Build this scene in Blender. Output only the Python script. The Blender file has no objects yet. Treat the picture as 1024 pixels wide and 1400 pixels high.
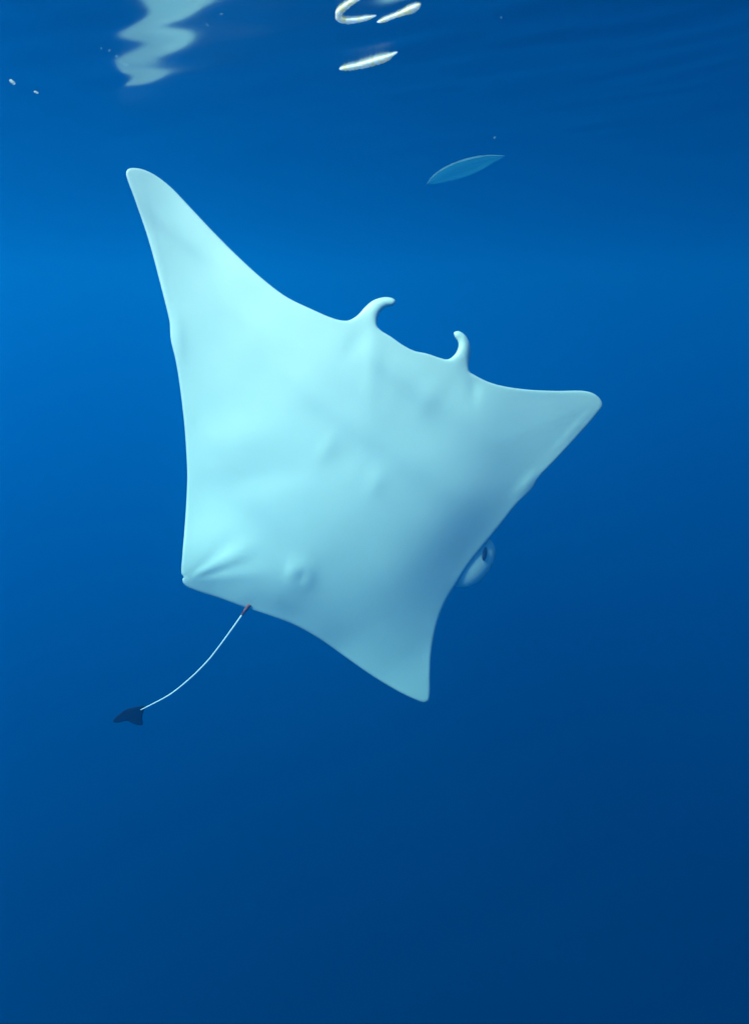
import bpy, math, random
import numpy as np
from mathutils import Vector
from mathutils.geometry import delaunay_2d_cdt

sc = bpy.context.scene
COL = sc.collection
R = math.radians

# ------------------------------------------------------------------ camera
W, H = 1024.0, 1400.0            # photograph size, used to turn pixels into rays
FPX = 1100.0                     # focal length in photograph pixels
HORIZON = 385.0                  # row of the horizon
SURF = 0.80                      # the sea surface is this far above the camera
PITCH = math.atan((H / 2 - HORIZON) / FPX)
cam = bpy.data.cameras.new('camera')
cam.sensor_fit = 'VERTICAL'
cam.angle_y = 2 * math.atan(H / 2 / FPX)
cam.clip_start = 0.02
cam.clip_end = 1000
camo = bpy.data.objects.new('camera', cam)
camo.rotation_euler = (math.pi / 2 - PITCH, 0, 0)
COL.objects.link(camo)
sc.camera = camo

# ------------------------------------------------------------------ light
SUN_EL, SUN_AZ = R(49), R(72)    # azimuth counted from straight behind the camera towards the left
Lv = Vector((-math.sin(SUN_AZ) * math.cos(SUN_EL), -math.cos(SUN_AZ) * math.cos(SUN_EL), math.sin(SUN_EL)))
world = bpy.data.worlds.new('World')
sc.world = world
world.use_nodes = True
wt = world.node_tree
wt.nodes.clear()
sky = wt.nodes.new('ShaderNodeTexSky')
sky.sky_type = 'NISHITA'
sky.sun_disc = False
sky.dust_density = 0.6
sky.sun_elevation = SUN_EL
sky.sun_rotation = math.atan2(Lv.x, Lv.y)
bg = wt.nodes.new('ShaderNodeBackground')
bg.inputs['Strength'].default_value = 0.15
wo = wt.nodes.new('ShaderNodeOutputWorld')
wt.links.new(sky.outputs[0], bg.inputs[0])
wt.links.new(bg.outputs[0], wo.inputs[0])
sl = bpy.data.lights.new('sun', 'SUN')
sl.energy = 4.5
sl.angle = R(10)
sl.color = (1.0, 0.92, 0.82)
so = bpy.data.objects.new('sun', sl)
so.rotation_euler = Lv.to_track_quat('Z', 'Y').to_euler()
so.location = Lv * 30
COL.objects.link(so)

vs = sc.view_settings
vs.view_transform = 'Standard'
vs.look = 'None'
vs.gamma = 1
vs.use_curve_mapping = False
vs.exposure = 1.36
cy = sc.cycles
cy.use_denoising = True
cy.max_bounces = 8
cy.diffuse_bounces = 2
cy.glossy_bounces = 3
cy.volume_bounces = 1
cy.transparent_max_bounces = 12
cy.sample_clamp_indirect = 4

# ------------------------------------------------------------------ helpers
fw = Vector((0, math.cos(PITCH), -math.sin(PITCH)))
up = Vector((0, math.sin(PITCH), math.cos(PITCH)))
rt = Vector((1, 0, 0))
def ray(px, py):                 # direction with unit forward component
    return fw + rt * ((px - W / 2) / FPX) + up * ((H / 2 - py) / FPX)
def at(px, py, depth):
    return ray(px, py) * depth
def on_surface(px, py):
    r = ray(px, py)
    return r * (SURF / r.z)

def tag(o, label=None, category=None, group=None, kind=None):
    for k, v in (('label', label), ('category', category), ('group', group), ('kind', kind)):
        if v:
            o[k] = v
    return o

def mesh_obj(name, verts, faces, mat, parent=None, origin=None, smooth=True):
    org = Vector(origin) if origin is not None else Vector((0, 0, 0))
    me = bpy.data.meshes.new(name)
    me.from_pydata([tuple(Vector(v) - org) for v in verts], [], faces)
    if smooth:
        me.polygons.foreach_set('use_smooth', [True] * len(me.polygons))
    me.materials.append(mat)
    me.update()
    o = bpy.data.objects.new(name, me)
    COL.objects.link(o)
    if parent is not None:
        o.parent = parent
        o.location = org - parent.location
    else:
        o.location = org
    return o

def node_mat(name):
    m = bpy.data.materials.new(name)
    m.use_nodes = True
    t = m.node_tree
    t.nodes.clear()
    out = t.nodes.new('ShaderNodeOutputMaterial')
    return m, t, out

def skin_mat(name, c1, c2, scale=3.0, rough=0.55, bump=0.15, spec=0.12, bscale=60, alpha=1.0):
    m, t, out = node_mat(name)
    b = t.nodes.new('ShaderNodeBsdfPrincipled')
    tc = t.nodes.new('ShaderNodeTexCoord')
    n1 = t.nodes.new('ShaderNodeTexNoise'); n1.inputs['Scale'].default_value = scale; n1.inputs['Detail'].default_value = 4
    rp = t.nodes.new('ShaderNodeValToRGB')
    rp.color_ramp.elements[0].position = 0.35; rp.color_ramp.elements[0].color = (*c1, 1)
    rp.color_ramp.elements[1].position = 0.65; rp.color_ramp.elements[1].color = (*c2, 1)
    n2 = t.nodes.new('ShaderNodeTexNoise'); n2.inputs['Scale'].default_value = bscale; n2.inputs['Detail'].default_value = 3
    bp = t.nodes.new('ShaderNodeBump'); bp.inputs['Strength'].default_value = bump; bp.inputs['Distance'].default_value = 0.002
    for n in (n1, n2):
        t.links.new(tc.outputs['Object'], n.inputs['Vector'])
    t.links.new(n1.outputs['Fac'], rp.inputs[0])
    t.links.new(rp.outputs[0], b.inputs['Base Color'])
    t.links.new(n2.outputs['Fac'], bp.inputs['Height'])
    t.links.new(bp.outputs[0], b.inputs['Normal'])
    b.inputs['Roughness'].default_value = rough
    b.inputs['Specular IOR Level'].default_value = spec
    b.inputs['Alpha'].default_value = alpha
    t.links.new(b.outputs[0], out.inputs['Surface'])
    return m

# ------------------------------------------------------------------ the sea: surface and body of water
def water_surface_material():
    m, t, out = node_mat('sea_surface')
    fr = t.nodes.new('ShaderNodeFresnel'); fr.inputs['IOR'].default_value = 1.333
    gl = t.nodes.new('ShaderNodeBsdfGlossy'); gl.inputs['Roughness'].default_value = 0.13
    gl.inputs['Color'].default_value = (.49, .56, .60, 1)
    tr = t.nodes.new('ShaderNodeBsdfTransparent')
    mx = t.nodes.new('ShaderNodeMixShader')
    t.links.new(fr.outputs[0], mx.inputs[0])
    t.links.new(tr.outputs[0], mx.inputs[1])
    t.links.new(gl.outputs[0], mx.inputs[2])
    t.links.new(mx.outputs[0], out.inputs['Surface'])
    return m

def wave_height(x, y):
    rs = np.random.RandomState(4)
    z = np.zeros_like(x)
    for k in range(30):
        lam = 0.22 * (1.17 ** k) if k < 20 else rs.uniform(0.2, 0.5)
        a = rs.normal(0.55, 0.45)
        amp = lam * (0.0032 if lam < .7 else 0.0020 / lam) * rs.uniform(0.4, 1.2)
        ph = rs.uniform(0, 6.28)
        kx, ky = math.cos(a) * 6.283 / lam, math.sin(a) * 6.283 / lam
        # far from the camera the small waves die away with the grid's spacing
        fade = np.exp(-np.maximum(0, np.hypot(x, y) - 1.8 - 3 * lam) / (1.5 + 3 * lam))
        z += amp * np.sin(kx * x + ky * y + ph + 0.6 * np.sin(0.7 * kx * y + ph)) * fade
    return z

def build_surface():
    n = 820
    # even spacing near the camera, growing outwards
    u = np.linspace(-1, 1, n)
    gx = 2.6 * u + 87.4 * np.sign(u) * np.abs(u) ** 7
    gy = 2.8 + 3.0 * u + 87.0 * np.sign(u) * np.abs(u) ** 7
    X, Y = np.meshgrid(gx, gy)
    Z = SURF + wave_height(X, Y)
    v = np.stack([X, Y, Z], -1).reshape(-1, 3)
    i = np.arange(n * n).reshape(n, n)
    f = np.stack([i[:-1, :-1], i[:-1, 1:], i[1:, 1:], i[1:, :-1]], -1).reshape(-1, 4)
    me = bpy.data.meshes.new('water_surface')
    me.vertices.add(len(v)); me.vertices.foreach_set('co', v.ravel())
    me.loops.add(f.size); me.loops.foreach_set('vertex_index', f.ravel().astype(np.int32))
    me.polygons.add(len(f))
    me.polygons.foreach_set('loop_start', np.arange(0, f.size, 4, dtype=np.int32))
    me.polygons.foreach_set('use_smooth', np.ones(len(f), dtype=bool))
    me.update(calc_edges=True); me.validate()
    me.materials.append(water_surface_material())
    o = bpy.data.objects.new('water_surface', me)
    COL.objects.link(o)
    tag(o, 'rippled underside of the sea surface mirroring the deep blue water', 'water', kind='structure')
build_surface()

def build_water():
    m, t, out = node_mat('sea_water')
    sct = t.nodes.new('ShaderNodeVolumeScatter')
    S = (0.0002, 0.029, 0.093)
    A = (0.16, 0.048, 0.002)
    ms = max(S); ma = max(A)
    sct.inputs['Color'].default_value = (*[c / ms for c in S], 1)
    sct.inputs['Density'].default_value = ms
    sct.inputs['Anisotropy'].default_value = 0.62
    ab = t.nodes.new('ShaderNodeVolumeAbsorption')
    # absorption coefficient = density * (1 - colour)
    ab.inputs['Color'].default_value = (*[1 - c / ma for c in A], 1)
    ab.inputs['Density'].default_value = ma
    ad = t.nodes.new('ShaderNodeAddShader')
    t.links.new(sct.outputs[0], ad.inputs[0]); t.links.new(ab.outputs[0], ad.inputs[1])
    t.links.new(ad.outputs[0], out.inputs['Volume'])
    x, y0, y1, z0, z1 = 85, -80, 85, -45, SURF + 0.45
    v = [(-x, y0, z0), (x, y0, z0), (x, y1, z0), (-x, y1, z0), (-x, y0, z1), (x, y0, z1), (x, y1, z1), (-x, y1, z1)]
    f = [(3, 2, 1, 0), (4, 5, 6, 7), (0, 1, 5, 4), (1, 2, 6, 5), (2, 3, 7, 6), (3, 0, 4, 7)]
    o = mesh_obj('haze', v, f, m, smooth=False)
    o.visible_shadow = True
    tag(o, 'deep blue sea water that fades into the distance', 'water', kind='stuff')
build_water()

# ------------------------------------------------------------------ manta ray
D0 = 4.2
PXM = D0 / FPX                    # metres per photograph pixel at the ray's distance
OUT = [(173,237),(175,232),(180,230),(193,231),(210,238),(233,255),(260,283),(293,318),(326,351),(359,381),(392,406),(425.6,422.5),
 (452,434),(466,438),(477,438),(489,431),(499.5,419.5),(510,411),(524,406.5),(536,407.5),(541.5,412),(538,417.5),(528,420),(520,427),
 (515.5,437),(515.5,445.6),(521,452),(534,460),(551,472),(567,480),(583.6,483.5),(600,489),(611.5,491.5),(619.5,487),(625.5,478),(626.6,468),
 (621.5,460),(620.5,454.5),(626.6,452.6),(635,457.5),(641.5,468),(643.3,480.5),(641,497),(641.5,508),(649,513),(665.6,521.5),(686,527.7),
 (719,532.6),(760,534.6),(797,534.6),(811,538),(820.5,546),(823.3,554),(815,566.6),(788.6,597),(760,628),(735,655),(728,668),(706,690),
 (684,718),(667.6,738),(652,757),(637,777),(622,801),(609,823),(599,848),(592.7,873.6),(589,899),(588,924),(587.6,950),(585.5,958),(580,960.5),
 (568.6,957),(545.7,946),(520,931),(500,918),(469,896),(439,875),(405.7,856),(372,843),(339,832),(302,818.5),(268,807.5),(256,802),
 (250.8,796.5),(250,791.5),(252.2,789),(249,785),(250,757),(252.5,727),(255,690),(256.5,650),(255,615),(252.5,580),(246,525),
 (240.5,492),(234,464),(233,450),(232.5,441),(220,389),(203,326),(185,273)]

def resample(pts, step):
    P = np.array(pts, float); n = len(P); out = []
    for i in range(n):
        a, b, c, d = P[i - 1], P[i], P[(i + 1) % n], P[(i + 2) % n]
        k = max(1, int(round(np.hypot(*(c - b)) / step)))
        # centripetal Catmull-Rom
        t0 = 0; t1 = t0 + np.hypot(*(b - a)) ** .5; t2 = t1 + np.hypot(*(c - b)) ** .5; t3 = t2 + np.hypot(*(d - c)) ** .5
        for j in range(k):
            t = t1 + (t2 - t1) * j / k
            A1 = (t1 - t) / (t1 - t0) * a + (t - t0) / (t1 - t0) * b
            A2 = (t2 - t) / (t2 - t1) * b + (t - t1) / (t2 - t1) * c
            A3 = (t3 - t) / (t3 - t2) * c + (t - t2) / (t3 - t2) * d
            B1 = (t2 - t) / (t2 - t0) * A1 + (t - t0) / (t2 - t0) * A2
            B2 = (t3 - t) / (t3 - t1) * A2 + (t - t1) / (t3 - t1) * A3
            out.append((t2 - t) / (t2 - t1) * B1 + (t - t1) / (t2 - t1) * B2)
    return np.array(out)

def edge_dist(P, B):
    A = B; C = np.roll(B, -1, 0); d = C - A; L2 = (d ** 2).sum(1)
    res = np.empty(len(P)); ins = np.empty(len(P), bool)
    for s in range(0, len(P), 2000):
        q = P[s:s + 2000]
        r = q[:, None, :] - A[None]
        t = np.clip((r * d).sum(2) / L2, 0, 1)
        e = r - t[..., None] * d
        res[s:s + 2000] = np.sqrt((e ** 2).sum(2).min(1))
        y = q[:, 1][:, None]; x = q[:, 0][:, None]
        c = (A[:, 1] > y) != (C[:, 1] > y)
        xi = A[:, 0] + (y - A[:, 1]) / np.where(np.abs(d[:, 1]) < 1e-9, 1e-9, d[:, 1]) * d[:, 0]
        ins[s:s + 2000] = (c & (x < xi)).sum(1) % 2 == 1
    return res, ins

# how far the mid-surface stands towards the viewer, in pixels, at points of the body
CTRL = [(212,240,-37.8), (191,276,-29.5), (233,276,-35.8), (212,312,-28.7), (254,312,-32.5), (233,348,-26), (275,348,-26.7), (317,348,-23.1), (254,384,-21.5), (296,384,-19.6), (338,384,-15.1), (233,420,-17.3),
 (275,420,-16.3), (317,420,-12.4), (359,420,-6.8), (401,420,-1.4), (527,420,8.6), (254,456,-14.4), (296,456,-10.9), (338,456,-5.5), (380,456,1.2), (422,456,7.8), (464,456,12.3), (506,456,14.2),
 (632,456,11.8), (275,492,-10.7), (317,492,-5.2), (359,492,1.6), (401,492,9.3), (443,492,16.2), (485,492,19.6), (527,492,19.7), (569,492,18.4), (611,492,16.4), (254,528,-11.6), (296,528,-5.5),
 (338,528,1.4), (380,528,8.7), (422,528,16.3), (464,528,22.1), (506,528,24.2), (548,528,23), (590,528,20.7), (632,528,17.6), (674,528,12.8), (275,564,-6.5), (317,564,1), (359,564,8.3),
 (401,564,15.2), (443,564,21.4), (485,564,25.8), (527,564,26.8), (569,564,24.9), (611,564,22), (653,564,17.4), (695,564,10), (737,564,2.5), (779,564,-4), (254,600,-7.3), (296,600,0.2),
 (338,600,7.9), (380,600,14.8), (422,600,20.6), (464,600,25.4), (506,600,28.5), (548,600,28.4), (590,600,25.9), (632,600,21.8), (674,600,14.2), (716,600,4.5), (758,600,-3.1), (275,636,-0.6),
 (317,636,7.1), (359,636,14.3), (401,636,20.3), (443,636,25), (485,636,28.5), (527,636,30), (569,636,29), (611,636,25.6), (653,636,18.5), (695,636,7.7), (737,636,-0.8), (296,672,6.5),
 (338,672,13.5), (380,672,19.5), (422,672,24.3), (464,672,27.6), (506,672,29.7), (548,672,29.9), (590,672,27.6), (632,672,21.6), (674,672,11.7), (716,672,2), (275,708,8.5), (317,708,14.1),
 (359,708,19), (401,708,22.8), (443,708,26), (485,708,28), (527,708,28.7), (569,708,27), (611,708,21.7), (653,708,12), (254,744,19.1), (296,744,17.7), (338,744,21.5), (380,744,23),
 (422,744,24.2), (464,744,25.5), (506,744,25.9), (548,744,24.4), (590,744,19.8), (632,744,10.8), (275,780,22.9), (317,780,25.2), (359,780,26), (401,780,24.2), (443,780,22.9), (485,780,22.4),
 (527,780,20.9), (569,780,16.5), (611,780,8.3), (296,816,13.1), (338,816,18.6), (380,816,21.5), (422,816,20), (464,816,17.8), (506,816,16), (548,816,12.4), (590,816,4.8), (401,852,8.3),
 (443,852,9.8), (485,852,9.2), (527,852,7.1), (569,852,1.3), (464,888,-2.4), (506,888,-0.3), (548,888,-1.7), (590,888,-8.4), (527,924,-8.5), (569,924,-8.5), (173,237,-29.4), (260,283,-35.5),
 (392,406,-5), (452,434,6.8), (477,438,9.4), (499,419,7.1), (541,412,7.8), (515,437,11.1), (551,472,16.6), (583,483,17), (625,478,14.3), (641,497,14.4), (649,513,14.9), (760,534,0.8),
 (811,538,-5.6), (823,554,-8.6), (788,597,-7.8), (735,655,-0.7), (706,690,2.4), (667,738,2.4), (637,777,2.6), (609,823,-1.2), (588,924,-10.6), (585,958,-14.2), (568,957,-13.7), (339,832,10.3),
 (268,807,16.9), (250,796,22.1), (255,690,3.9), (234,464,-15), (232,441,-15.9), (203,326,-25.1)]
CT = np.array(CTRL, float)
def tps_fit(C, lam=40.0):
    n = len(C); P = C[:, :2] / 100
    r2 = ((P[:, None] - P[None]) ** 2).sum(2)
    K = np.where(r2 > 0, r2 * np.log(r2 + 1e-12), 0) * .5
    A = np.zeros((n + 3, n + 3)); A[:n, :n] = K + np.eye(n) * lam / 400
    A[:n, n] = 1; A[:n, n + 1:] = P; A[n, :n] = 1; A[n + 1:, :n] = P.T
    return np.linalg.solve(A, np.r_[C[:, 2], 0, 0, 0])
TW = tps_fit(CT)
def gauss(P, x, y, sx, sy, a=0.0):
    dx, dy = P[:, 0] - x, P[:, 1] - y
    u = dx * math.cos(a) + dy * math.sin(a); v = -dx * math.sin(a) + dy * math.cos(a)
    return np.exp(-(u / sx) ** 2 - (v / sy) ** 2)
def mid_height(P):
    Q = P / 100; C = CT[:, :2] / 100
    r2 = ((Q[:, None] - C[None]) ** 2).sum(2)
    K = np.where(r2 > 0, r2 * np.log(r2 + 1e-12), 0) * .5
    n = len(CT)
    h = K @ TW[:n] + TW[n] + Q @ TW[n + 1:]
    return h
def relief(P):
    h = np.zeros(len(P))
    # swelling below the belly with a dimple, and folds that run out of the pelvic corner
    h += 3.2 * gauss(P, 412, 784, 18, 20) - 1.7 * gauss(P, 413, 788, 7, 10, .3) + .7 * gauss(P, 398, 779, 5, 12, .2)
    for (ex, ey, a, s) in ((365, 735, 1.0, 10), (352, 754, .5, 6), (374, 762, -.5, 10), (340, 716, -.5, 11), (380, 782, .5, 10)):
        d = np.array([ex - 254, ey - 793], float); L = np.hypot(*d); d /= L
        u = (P[:, 0] - 254) * d[0] + (P[:, 1] - 793) * d[1]; v = -(P[:, 0] - 254) * d[1] + (P[:, 1] - 793) * d[0]
        w = s * (0.25 + np.clip(u, 0, L) / L)
        h += a * np.exp(-(v / w) ** 2) * np.clip(u / 25, 0, 1) * np.exp(-np.maximum(0, u - L * .55) ** 2 / (L * .28) ** 2)
    # folds below the head fins, faint gill marks along the belly
    h += 1.0 * gauss(P, 508, 505, 13, 45, .05) - 1.2 * gauss(P, 488, 468, 14, 26, .5)
    h += 1.0 * gauss(P, 585, 545, 15, 34, .55) - 1.4 * gauss(P, 648, 528, 9, 22, 0)
    h += 1.0 * gauss(P, 514, 660, 12, 20, .3) + .8 * gauss(P, 446, 614, 11, 22, .5) - .6 * gauss(P, 470, 628, 18, 26, .5)
    h += 1.2 * gauss(P, 330, 600, 70, 26, -.1) - 1.0 * gauss(P, 350, 655, 80, 20, -.2)
    # the pleats along the wings' trailing edges
    h += 1.0 * gauss(P, 243, 462, 9, 34, -.12) + 0.6 * gauss(P, 219, 360, 3.0, 70, -.22)
    h += 1.4 * gauss(P, 722, 662, 8, 20, .7) + .7 * gauss(P, 782, 590, 3.0, 44, .74)
    h += 0.3 * np.sin(P[:, 0] * .047 + P[:, 1] * .021) * np.sin(P[:, 1] * .033 - 1)
    return h

manta_mat = skin_mat('manta_skin', (.42, .57, .51), (.47, .625, .56), 2.2, rough=.58, bump=.25, spec=1.0, bscale=45)
dark_mat = skin_mat('dark_fin', (.002, .003, .005), (.006, .008, .011), 14, rough=.7, bump=.3, spec=.02)
root_mat = skin_mat('tail_root_skin', (.07, .03, .025), (.5, .14, .08), 60, rough=.5)
thread_mat = skin_mat('tail_skin', (.70, .80, .82), (.82, .88, .88), 8, rough=.5)
pupil_mat = skin_mat('pupil', (.006, .01, .02), (.012, .018, .03), 20, rough=.2, bump=0, spec=.5)

centre = at(440, 640, D0)
mroot = bpy.data.objects.new('manta_ray', None)
mroot.location = centre
mroot.empty_display_size = .3
COL.objects.link(mroot)
tag(mroot, 'large pale white manta ray showing its belly, with two curled head fins and thin tail', 'manta ray')
toward = -centre.normalized()

def lift(px, py, h):              # pixel + height towards the viewer -> point
    return at(px, py, D0 - h * PXM)

def build_body():
    B = resample(OUT, 3.0)
    nB = len(B)
    tng = np.roll(B, -1, 0) - np.roll(B, 1, 0)
    tng /= np.hypot(tng[:, 0], tng[:, 1])[:, None]
    nrm = np.stack([-tng[:, 1], tng[:, 0]], 1)      # inward for this winding, checked below
    _, ins = edge_dist(B + nrm * .5, B)
    if ins.mean() < .5:
        nrm = -nrm
    pts = [B]
    for d in (.4, 1.1, 2.2, 3.8, 6.6):
        Q = B + nrm * d
        if d > 2: Q = Q[::2]
        e, ins = edge_dist(Q, B)
        pts.append(Q[ins & (e > d * .93)])
    gx, gy = np.meshgrid(np.arange(170, 830, 4.5), np.arange(226, 966, 3.9))
    gx = gx + (np.arange(gx.shape[0]) % 2)[:, None] * 2.25
    G = np.stack([gx.ravel(), gy.ravel()], 1)
    e, ins = edge_dist(G, B)
    pts.append(G[ins & (e > 9.5)])
    P = np.concatenate(pts)
    res = delaunay_2d_cdt([Vector(p) for p in P], [(i, (i + 1) % nB) for i in range(nB)], [], 1, 1e-4)
    V = np.array([tuple(v) for v in res[0]]); F = [tuple(f) for f in res[2]]
    e, _ = edge_dist(V, B)
    orig = res[3]
    isB = np.array([any(k < nB for k in o) for o in orig])
    e[isB] = 0
    # thickness: a rounded rim, round head fins, a body that swells towards its middle
    w = 2.9 + 11.2 * np.maximum(gauss(V, 522, 420, 26, 22), gauss(V, 634, 472, 20, 26))
    dd = np.minimum(e, w)
    rim = np.sqrt(np.maximum(dd * (2 * w - dd), 0)) * .85
    sw = 26 * (1 - np.exp(-np.maximum(e - w, 0) / 70)) ** 1.5
    h = mid_height(V)
    rl = relief(V) * np.clip(e / 10, 0, 1)
    front, back = [], []
    for i in range(len(V)):
        m = lift(V[i, 0], V[i, 1], h[i])
        front.append(m + toward * (rim[i] * .5 + sw[i] * .08 + rl[i]) * PXM)
        back.append(m - toward * (rim[i] + sw[i]) * PXM)
    idx = np.full(len(V), -1); verts = list(front); n = len(V)
    for i in range(n):
        if isB[i]:
            idx[i] = i
        else:
            idx[i] = len(verts); verts.append(back[i])
    faces = [f[::-1] for f in F] + [tuple(int(idx[k]) for k in f) for f in F]
    # make the belly's faces point at the viewer
    a, b, c = (front[k] for k in faces[0])
    if (b - a).cross(c - a).dot(toward) < 0:
        faces = [f[::-1] for f in faces]
    mesh_obj('body', verts, faces, manta_mat, mroot, centre)
build_body()

def tube(name, pts, radii, mat, parent, sides=10):
    pts = [Vector(p) for p in pts]; verts = []; faces = []
    n = len(pts); ref = toward
    for i, p in enumerate(pts):
        tg = (pts[min(i + 1, n - 1)] - pts[max(i - 1, 0)]).normalized()
        a = tg.cross(ref).normalized(); b = tg.cross(a)
        for k in range(sides):
            q = 2 * math.pi * k / sides
            verts.append(p + (a * math.cos(q) + b * math.sin(q)) * radii[i])
    for i in range(n - 1):
        for k in range(sides):
            k2 = (k + 1) % sides
            faces.append((i * sides + k, i * sides + k2, (i + 1) * sides + k2, (i + 1) * sides + k))
    faces.append(tuple(range(sides))[::-1]); faces.append(tuple((n - 1) * sides + k for k in range(sides)))
    return mesh_obj(name, verts, faces, mat, parent, pts[0])

def spline(pts, k):
    P = np.array(pts, float); out = []
    for i in range(len(P) - 1):
        a = P[max(i - 1, 0)]; b = P[i]; c = P[i + 1]; d = P[min(i + 2, len(P) - 1)]
        for j in range(k):
            t = j / k
            out.append(.5 * (2 * b + (c - a) * t + (2 * a - 5 * b + 4 * c - d) * t * t + (3 * b - a - 3 * c + d) * t ** 3))
    out.append(P[-1])
    return np.array(out)

def build_tail():
    h0 = float(mid_height(np.array([[341., 827.]]))[0])
    path = spline([(342, 826, h0), (331, 841, h0 - 4), (319, 858, h0 - 8), (300, 884, h0 - 16), (284, 904, h0 - 22), (262, 926, h0 - 28), (235, 948, h0 - 32), (212, 961, h0 - 34), (193, 970.5, h0 - 34)], 6)
    n = len(path)
    pts = [lift(*p) for p in path]
    tail = tube('tail', pts, [PXM * (1.25 - .5 * i / n) for i in range(n)], thread_mat, mroot)
    k = 7
    tube('tail_root', pts[:k], [PXM * (3.4 - 1.9 * i / (k - 1)) for i in range(k)], root_mat, mroot, 12)
    # tail fin: a thin leaf with thickness, pleated along its middle ray
    O = resample([(200, 965.5), (187, 966.5), (175.6, 969), (164.5, 975.5), (157, 982.5), (155, 986.5), (161, 988), (174, 985.8), (181, 988.8), (190, 991.5), (195.3, 991), (195, 980), (197.5, 971)], 1.6)
    c = O.mean(0); rings = [1, .86, .6, .3]
    V = []; T = []
    for s in rings:
        for p in O:
            V.append(c + (p - c) * s); T.append((1 - s) ** .5 * 1.6)
    V.append(c); T.append(1.6)
    m = len(O); hb = h0 - 34
    fr, bk = [], []
    for p, t in zip(V, T):
        wob = .4 * math.sin((p[0] + p[1]) * .35)
        q = lift(p[0], p[1], hb + wob)
        fr.append(q + toward * t * PXM); bk.append(q - toward * t * PXM)
    nn = len(V); verts = fr + bk; faces = []
    for r in range(len(rings) - 1):
        for i in range(m):
            j = (i + 1) % m
            f = (r * m + i, r * m + j, (r + 1) * m + j, (r + 1) * m + i)
            faces.append(f); faces.append(tuple((v + nn if v >= m else v) for v in f[::-1]))
    r = len(rings) - 1
    for i in range(m):
        j = (i + 1) % m
        faces.append((r * m + i, r * m + j, nn - 1)); faces.append((r * m + j + nn, r * m + i + nn, 2 * nn - 1))
    fin = mesh_obj('tail_fin', verts, faces, dark_mat, mroot, lift(c[0], c[1], hb))
    fin['label'] = 'dark leaf-shaped fin at the tip of the tail'
build_tail()

def build_eye():
    # a half-dome that swells out behind the wing's edge
    h0 = float(mid_height(np.array([[642., 768.]]))[0]) - 11.3
    c = lift(645, 769, h0)
    verts, faces = [], []
    ax = (rt * .61 + up * .79).normalized(); ay = (rt * .79 - up * .61).normalized()
    N, M = 40, 24
    tq = R(12); tw2 = toward * math.cos(tq) + ay * math.sin(tq); ay2 = ay * math.cos(tq) - toward * math.sin(tq)
    for i in range(M + 1):
        th = math.pi * i / M
        for k in range(N):
            ph = 2 * math.pi * k / N
            verts.append(c + ax * (math.cos(th) * 40 * PXM) + ay2 * (math.sin(th) * math.cos(ph) * 27 * PXM) + tw2 * (math.copysign(abs(math.sin(th) * math.sin(ph)) ** .55, math.sin(ph)) * 9.5 * PXM))
    for i in range(M):
        for k in range(N):
            k2 = (k + 1) % N
            faces.append((i * N + k, i * N + k2, (i + 1) * N + k2, (i + 1) * N + k))
    e = mesh_obj('eye', verts, faces, manta_mat, mroot, c)
    pc = lift(662, 757, h0 + 7.4)
    verts, faces = [], []
    for i in range(13):
        th = math.pi * i / 12
        for k in range(16):
            ph = 2 * math.pi * k / 16
            verts.append(pc + up * (math.cos(th) * 9.5 * PXM) + rt * ((math.sin(th) * math.cos(ph) * 3.6 + 1.2 * math.cos(th)) * PXM) + toward * (math.sin(th) * math.sin(ph) * 2.6 * PXM))
    for i in range(12):
        for k in range(16):
            k2 = (k + 1) % 16
            faces.append((i * 16 + k, i * 16 + k2, (i + 1) * 16 + k2, (i + 1) * 16 + k))
    me = mesh_obj('pupil', verts, faces, pupil_mat, None, pc)
    me.parent = e
    me.location = pc - c
build_eye()

# ------------------------------------------------------------------ things drifting in the water
def jelly_mat(name, col, alpha):
    m, t, out = node_mat(name)
    tr = t.nodes.new('ShaderNodeBsdfTransparent')
    df = t.nodes.new('ShaderNodeBsdfDiffuse'); df.inputs['Color'].default_value = (*col, 1)
    tl = t.nodes.new('ShaderNodeBsdfTranslucent'); tl.inputs['Color'].default_value = (*col, 1)
    m1 = t.nodes.new('ShaderNodeMixShader'); m1.inputs[0].default_value = .5
    m2 = t.nodes.new('ShaderNodeMixShader')
    nz = t.nodes.new('ShaderNodeTexNoise'); nz.inputs['Scale'].default_value = 18
    mp = t.nodes.new('ShaderNodeMapRange'); mp.inputs['To Min'].default_value = alpha * .7; mp.inputs['To Max'].default_value = min(1, alpha * 1.3)
    t.links.new(nz.outputs['Fac'], mp.inputs['Value'])
    t.links.new(df.outputs[0], m1.inputs[1]); t.links.new(tl.outputs[0], m1.inputs[2])
    lw = t.nodes.new('ShaderNodeLayerWeight'); lw.inputs['Blend'].default_value = .5
    iv = t.nodes.new('ShaderNodeMath'); iv.operation = 'SUBTRACT'; iv.inputs[0].default_value = 1
    ml = t.nodes.new('ShaderNodeMath'); ml.operation = 'MULTIPLY'
    t.links.new(lw.outputs['Facing'], iv.inputs[1]); t.links.new(iv.outputs[0], ml.inputs[0]); t.links.new(mp.outputs[0], ml.inputs[1])
    t.links.new(ml.outputs[0], m2.inputs[0]); t.links.new(tr.outputs[0], m2.inputs[1]); t.links.new(m1.outputs[0], m2.inputs[2])
    t.links.new(m2.outputs[0], out.inputs['Surface'])
    return m

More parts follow.
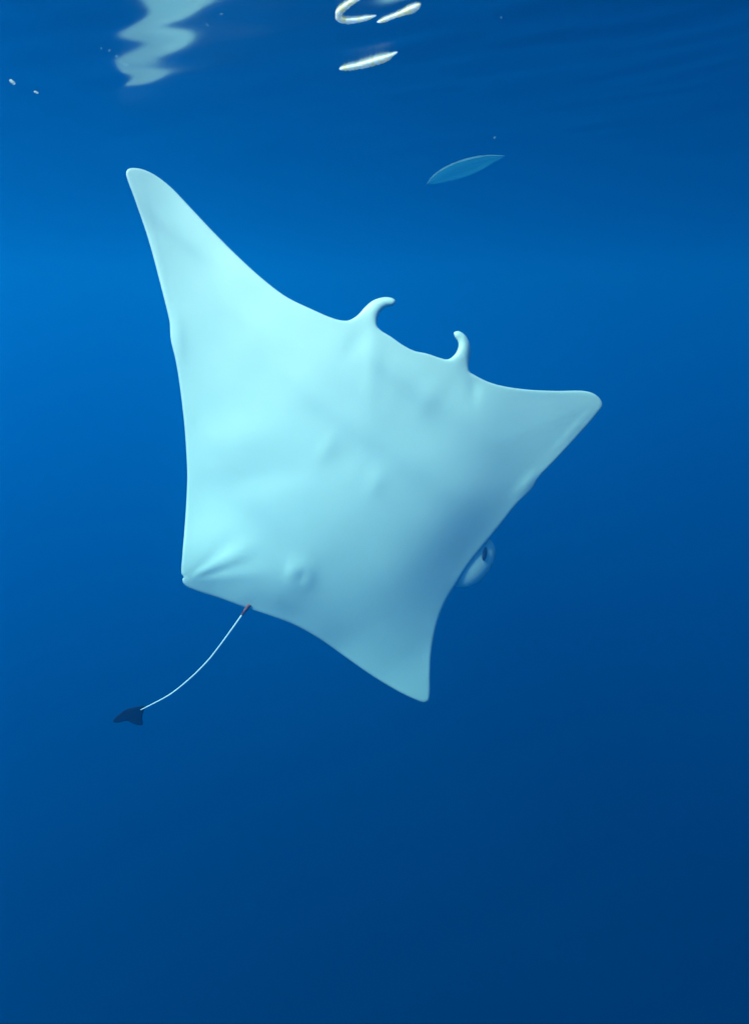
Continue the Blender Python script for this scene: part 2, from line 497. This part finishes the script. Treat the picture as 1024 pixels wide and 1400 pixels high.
def leaf_body(name, outline, depth, thick, mat, parent=None):
    O = resample(outline, 4); c = O.mean(0); rings = [1, .93, .8, .6, .35, .12]
    k = depth / FPX; m = len(O); fr, bk = [], []
    tw = -at(c[0], c[1], depth).normalized()
    for s in rings:
        for p in O:
            q = c + (p - c) * s
            t = thick * math.sqrt(max(0, 1 - s * s))
            P = at(q[0], q[1], depth + .12 * (q[0] - c[0]) * k)
            fr.append(P + tw * t * k); bk.append(P - tw * t * k)
    nn = len(fr); faces = []
    for r in range(len(rings) - 1):
        for i in range(m):
            j = (i + 1) % m
            f = (r * m + i, r * m + j, (r + 1) * m + j, (r + 1) * m + i)
            faces.append(f); faces.append(tuple((v + nn if v >= m else v) for v in f[::-1]))
    r = len(rings) - 1
    faces.append(tuple(r * m + i for i in range(m))); faces.append(tuple(r * m + i + nn for i in range(m))[::-1])
    return mesh_obj(name, fr + bk, faces, mat, parent, at(c[0], c[1], depth))

jd = 2.5
jel = leaf_body('drifting_jelly', [(583, 252), (590, 243), (602, 233), (622, 223), (645, 216), (668, 212.5), (690, 213), (676, 222), (656, 234), (634, 243), (610, 249), (592, 252)], jd, 14, jelly_mat('jelly', (.10, .90, .95), .08))
tag(jel, 'faint translucent leaf-shaped jelly with pale upper rim adrift near the surface', 'jellyfish')
rim = spline([(583, 252), (590, 243), (602, 233), (622, 223), (645, 216), (668, 212.5), (690, 213)], 8)
rv = [at(p[0], p[1], jd + .12 * (p[0] - 630) * jd / FPX) for p in rim]
rnd = random.Random(3)
tube('rim', rv, [jd / FPX * (1.1 * math.sin(math.pi * (i + .3) / (len(rv) + .6)) * rnd.uniform(.5, 1.2) + .12) for i in range(len(rv))], jelly_mat('jelly_rim', (.5, 1.0, .9), .22), jel, 8)

def speck(px, py, depth, rx, ry, ang, mat, seed):
    r = random.Random(seed); k = depth / FPX; c = at(px, py, depth); tw = -c.normalized()
    verts, faces = [], []; N, M = 10, 7
    a = rt * math.cos(ang) + up * math.sin(ang); b = up * math.cos(ang) - rt * math.sin(ang)
    for i in range(M + 1):
        th = math.pi * i / M
        for q in range(N):
            ph = 2 * math.pi * q / N; j = r.uniform(.75, 1.2) if 0 < i < M else 1
            verts.append(c + a * (math.cos(th) * rx * k) + b * (math.sin(th) * math.cos(ph) * ry * j * k) + tw * (math.sin(th) * math.sin(ph) * ry * .8 * j * k))
    for i in range(M):
        for q in range(N):
            q2 = (q + 1) % N
            faces.append((i * N + q, i * N + q2, (i + 1) * N + q2, (i + 1) * N + q))
    return mesh_obj('speck', verts, faces, mat, None, c)

fleck = jelly_mat('fleck', (.75, .88, .80), .85)
faint = jelly_mat('faint_fleck', (.4, .8, .82), .18)
G = 'specks drifting in the water'
tag(speck(17.5, 112, 1.3, 5, 2.8, -.7, fleck, 1), 'small bright white speck, largest of the drifting specks', 'speck', G)
tag(speck(50, 126, 1.4, 3.5, 1.8, -.3, fleck, 2), 'tiny pale speck beside the largest white speck', 'speck', G)
tag(speck(172, 88.5, 1.5, 4.6, 1.8, .0, faint, 3), 'small faint bluish speck beside the mirrored wing tip', 'speck', G)
NEAR = 'very faint tiny speck in the row beside the mirrored wing tip'
BESIDE = 'faint tiny speck between the mirrored wing tip and the hooked glint'
for i, (x, y, s, lab) in enumerate([(160, 77, 2, NEAR), (150, 69, 1.8, NEAR), (139, 66, 1.4, NEAR), (284, 34, 2, BESIDE), (303, 19, 2, BESIDE),
                                    (676, 188, 1.8, 'lone faint speck drifting just above the translucent jelly'),
                                    (685, 24, 1.6, 'lone very faint speck level with the straight glint streak')]):
    tag(speck(x, y, 1.2 + .13 * i, s * 1.2, s * .8, i * .8, faint, 10 + i), lab, 'speck', G)

# ------------------------------------------------------------------ light glints on the surface, modelled as cream lumpy tubes
def glint_mat():
    m, t, out = node_mat('glint')
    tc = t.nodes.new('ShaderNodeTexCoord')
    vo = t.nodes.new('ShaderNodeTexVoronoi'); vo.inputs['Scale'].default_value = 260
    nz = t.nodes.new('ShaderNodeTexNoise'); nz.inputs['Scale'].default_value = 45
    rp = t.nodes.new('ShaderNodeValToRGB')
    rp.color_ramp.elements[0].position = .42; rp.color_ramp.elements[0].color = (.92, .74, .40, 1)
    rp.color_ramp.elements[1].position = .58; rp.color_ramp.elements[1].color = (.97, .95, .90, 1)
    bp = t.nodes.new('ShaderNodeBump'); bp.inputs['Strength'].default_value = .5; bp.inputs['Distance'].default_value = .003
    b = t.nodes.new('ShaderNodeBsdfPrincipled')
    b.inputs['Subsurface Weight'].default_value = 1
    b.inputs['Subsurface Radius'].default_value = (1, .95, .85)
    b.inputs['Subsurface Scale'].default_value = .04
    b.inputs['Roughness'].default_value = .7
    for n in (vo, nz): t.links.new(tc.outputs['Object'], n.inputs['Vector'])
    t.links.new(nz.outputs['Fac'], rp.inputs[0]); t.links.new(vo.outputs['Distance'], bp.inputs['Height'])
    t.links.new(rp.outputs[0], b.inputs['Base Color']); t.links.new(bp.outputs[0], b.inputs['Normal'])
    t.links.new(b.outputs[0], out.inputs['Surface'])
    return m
GLINT = glint_mat()
def glint(path, label, seed):  # lumpy tube added in place of a light glint
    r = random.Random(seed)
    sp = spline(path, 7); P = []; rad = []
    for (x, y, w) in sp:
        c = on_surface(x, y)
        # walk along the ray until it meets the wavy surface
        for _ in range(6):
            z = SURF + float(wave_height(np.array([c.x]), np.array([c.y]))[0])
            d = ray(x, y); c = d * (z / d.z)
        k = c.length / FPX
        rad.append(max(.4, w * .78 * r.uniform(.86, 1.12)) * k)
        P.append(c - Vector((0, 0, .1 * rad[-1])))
    o = tube('glint_streak', P, rad, GLINT, None, 14)
    return tag(o, label, 'glint', 'light glints modelled as streaks on the sea surface')
glint([(465, 94, 1.5), (472, 92, 4.5), (488, 89, 5.5), (505, 84.5, 6.5), (520, 80, 6.5), (530, 77, 5), (543, 71, 1)], 'cream white glint modelled as a lumpy streak by itself, nearest to the manta ray', 3)
glint([(516, 30, 1), (524, 27, 3.5), (536, 22, 4), (549, 17, 4.5), (558, 13, 6), (567, 9, 6), (574, 5, 2)], 'straight cream glint modelled as a streak beside the hooked golden one', 5)
glint([(496, -6, 3), (484, 0, 4.5), (472, 8, 5), (464, 16, 5), (464, 24, 5), (474, 27, 5.5), (490, 26, 4.5), (503, 23.5, 3.5), (514, 21, 1)], 'hooked golden glint modelled as a streak curling back on itself at the surface', 7)
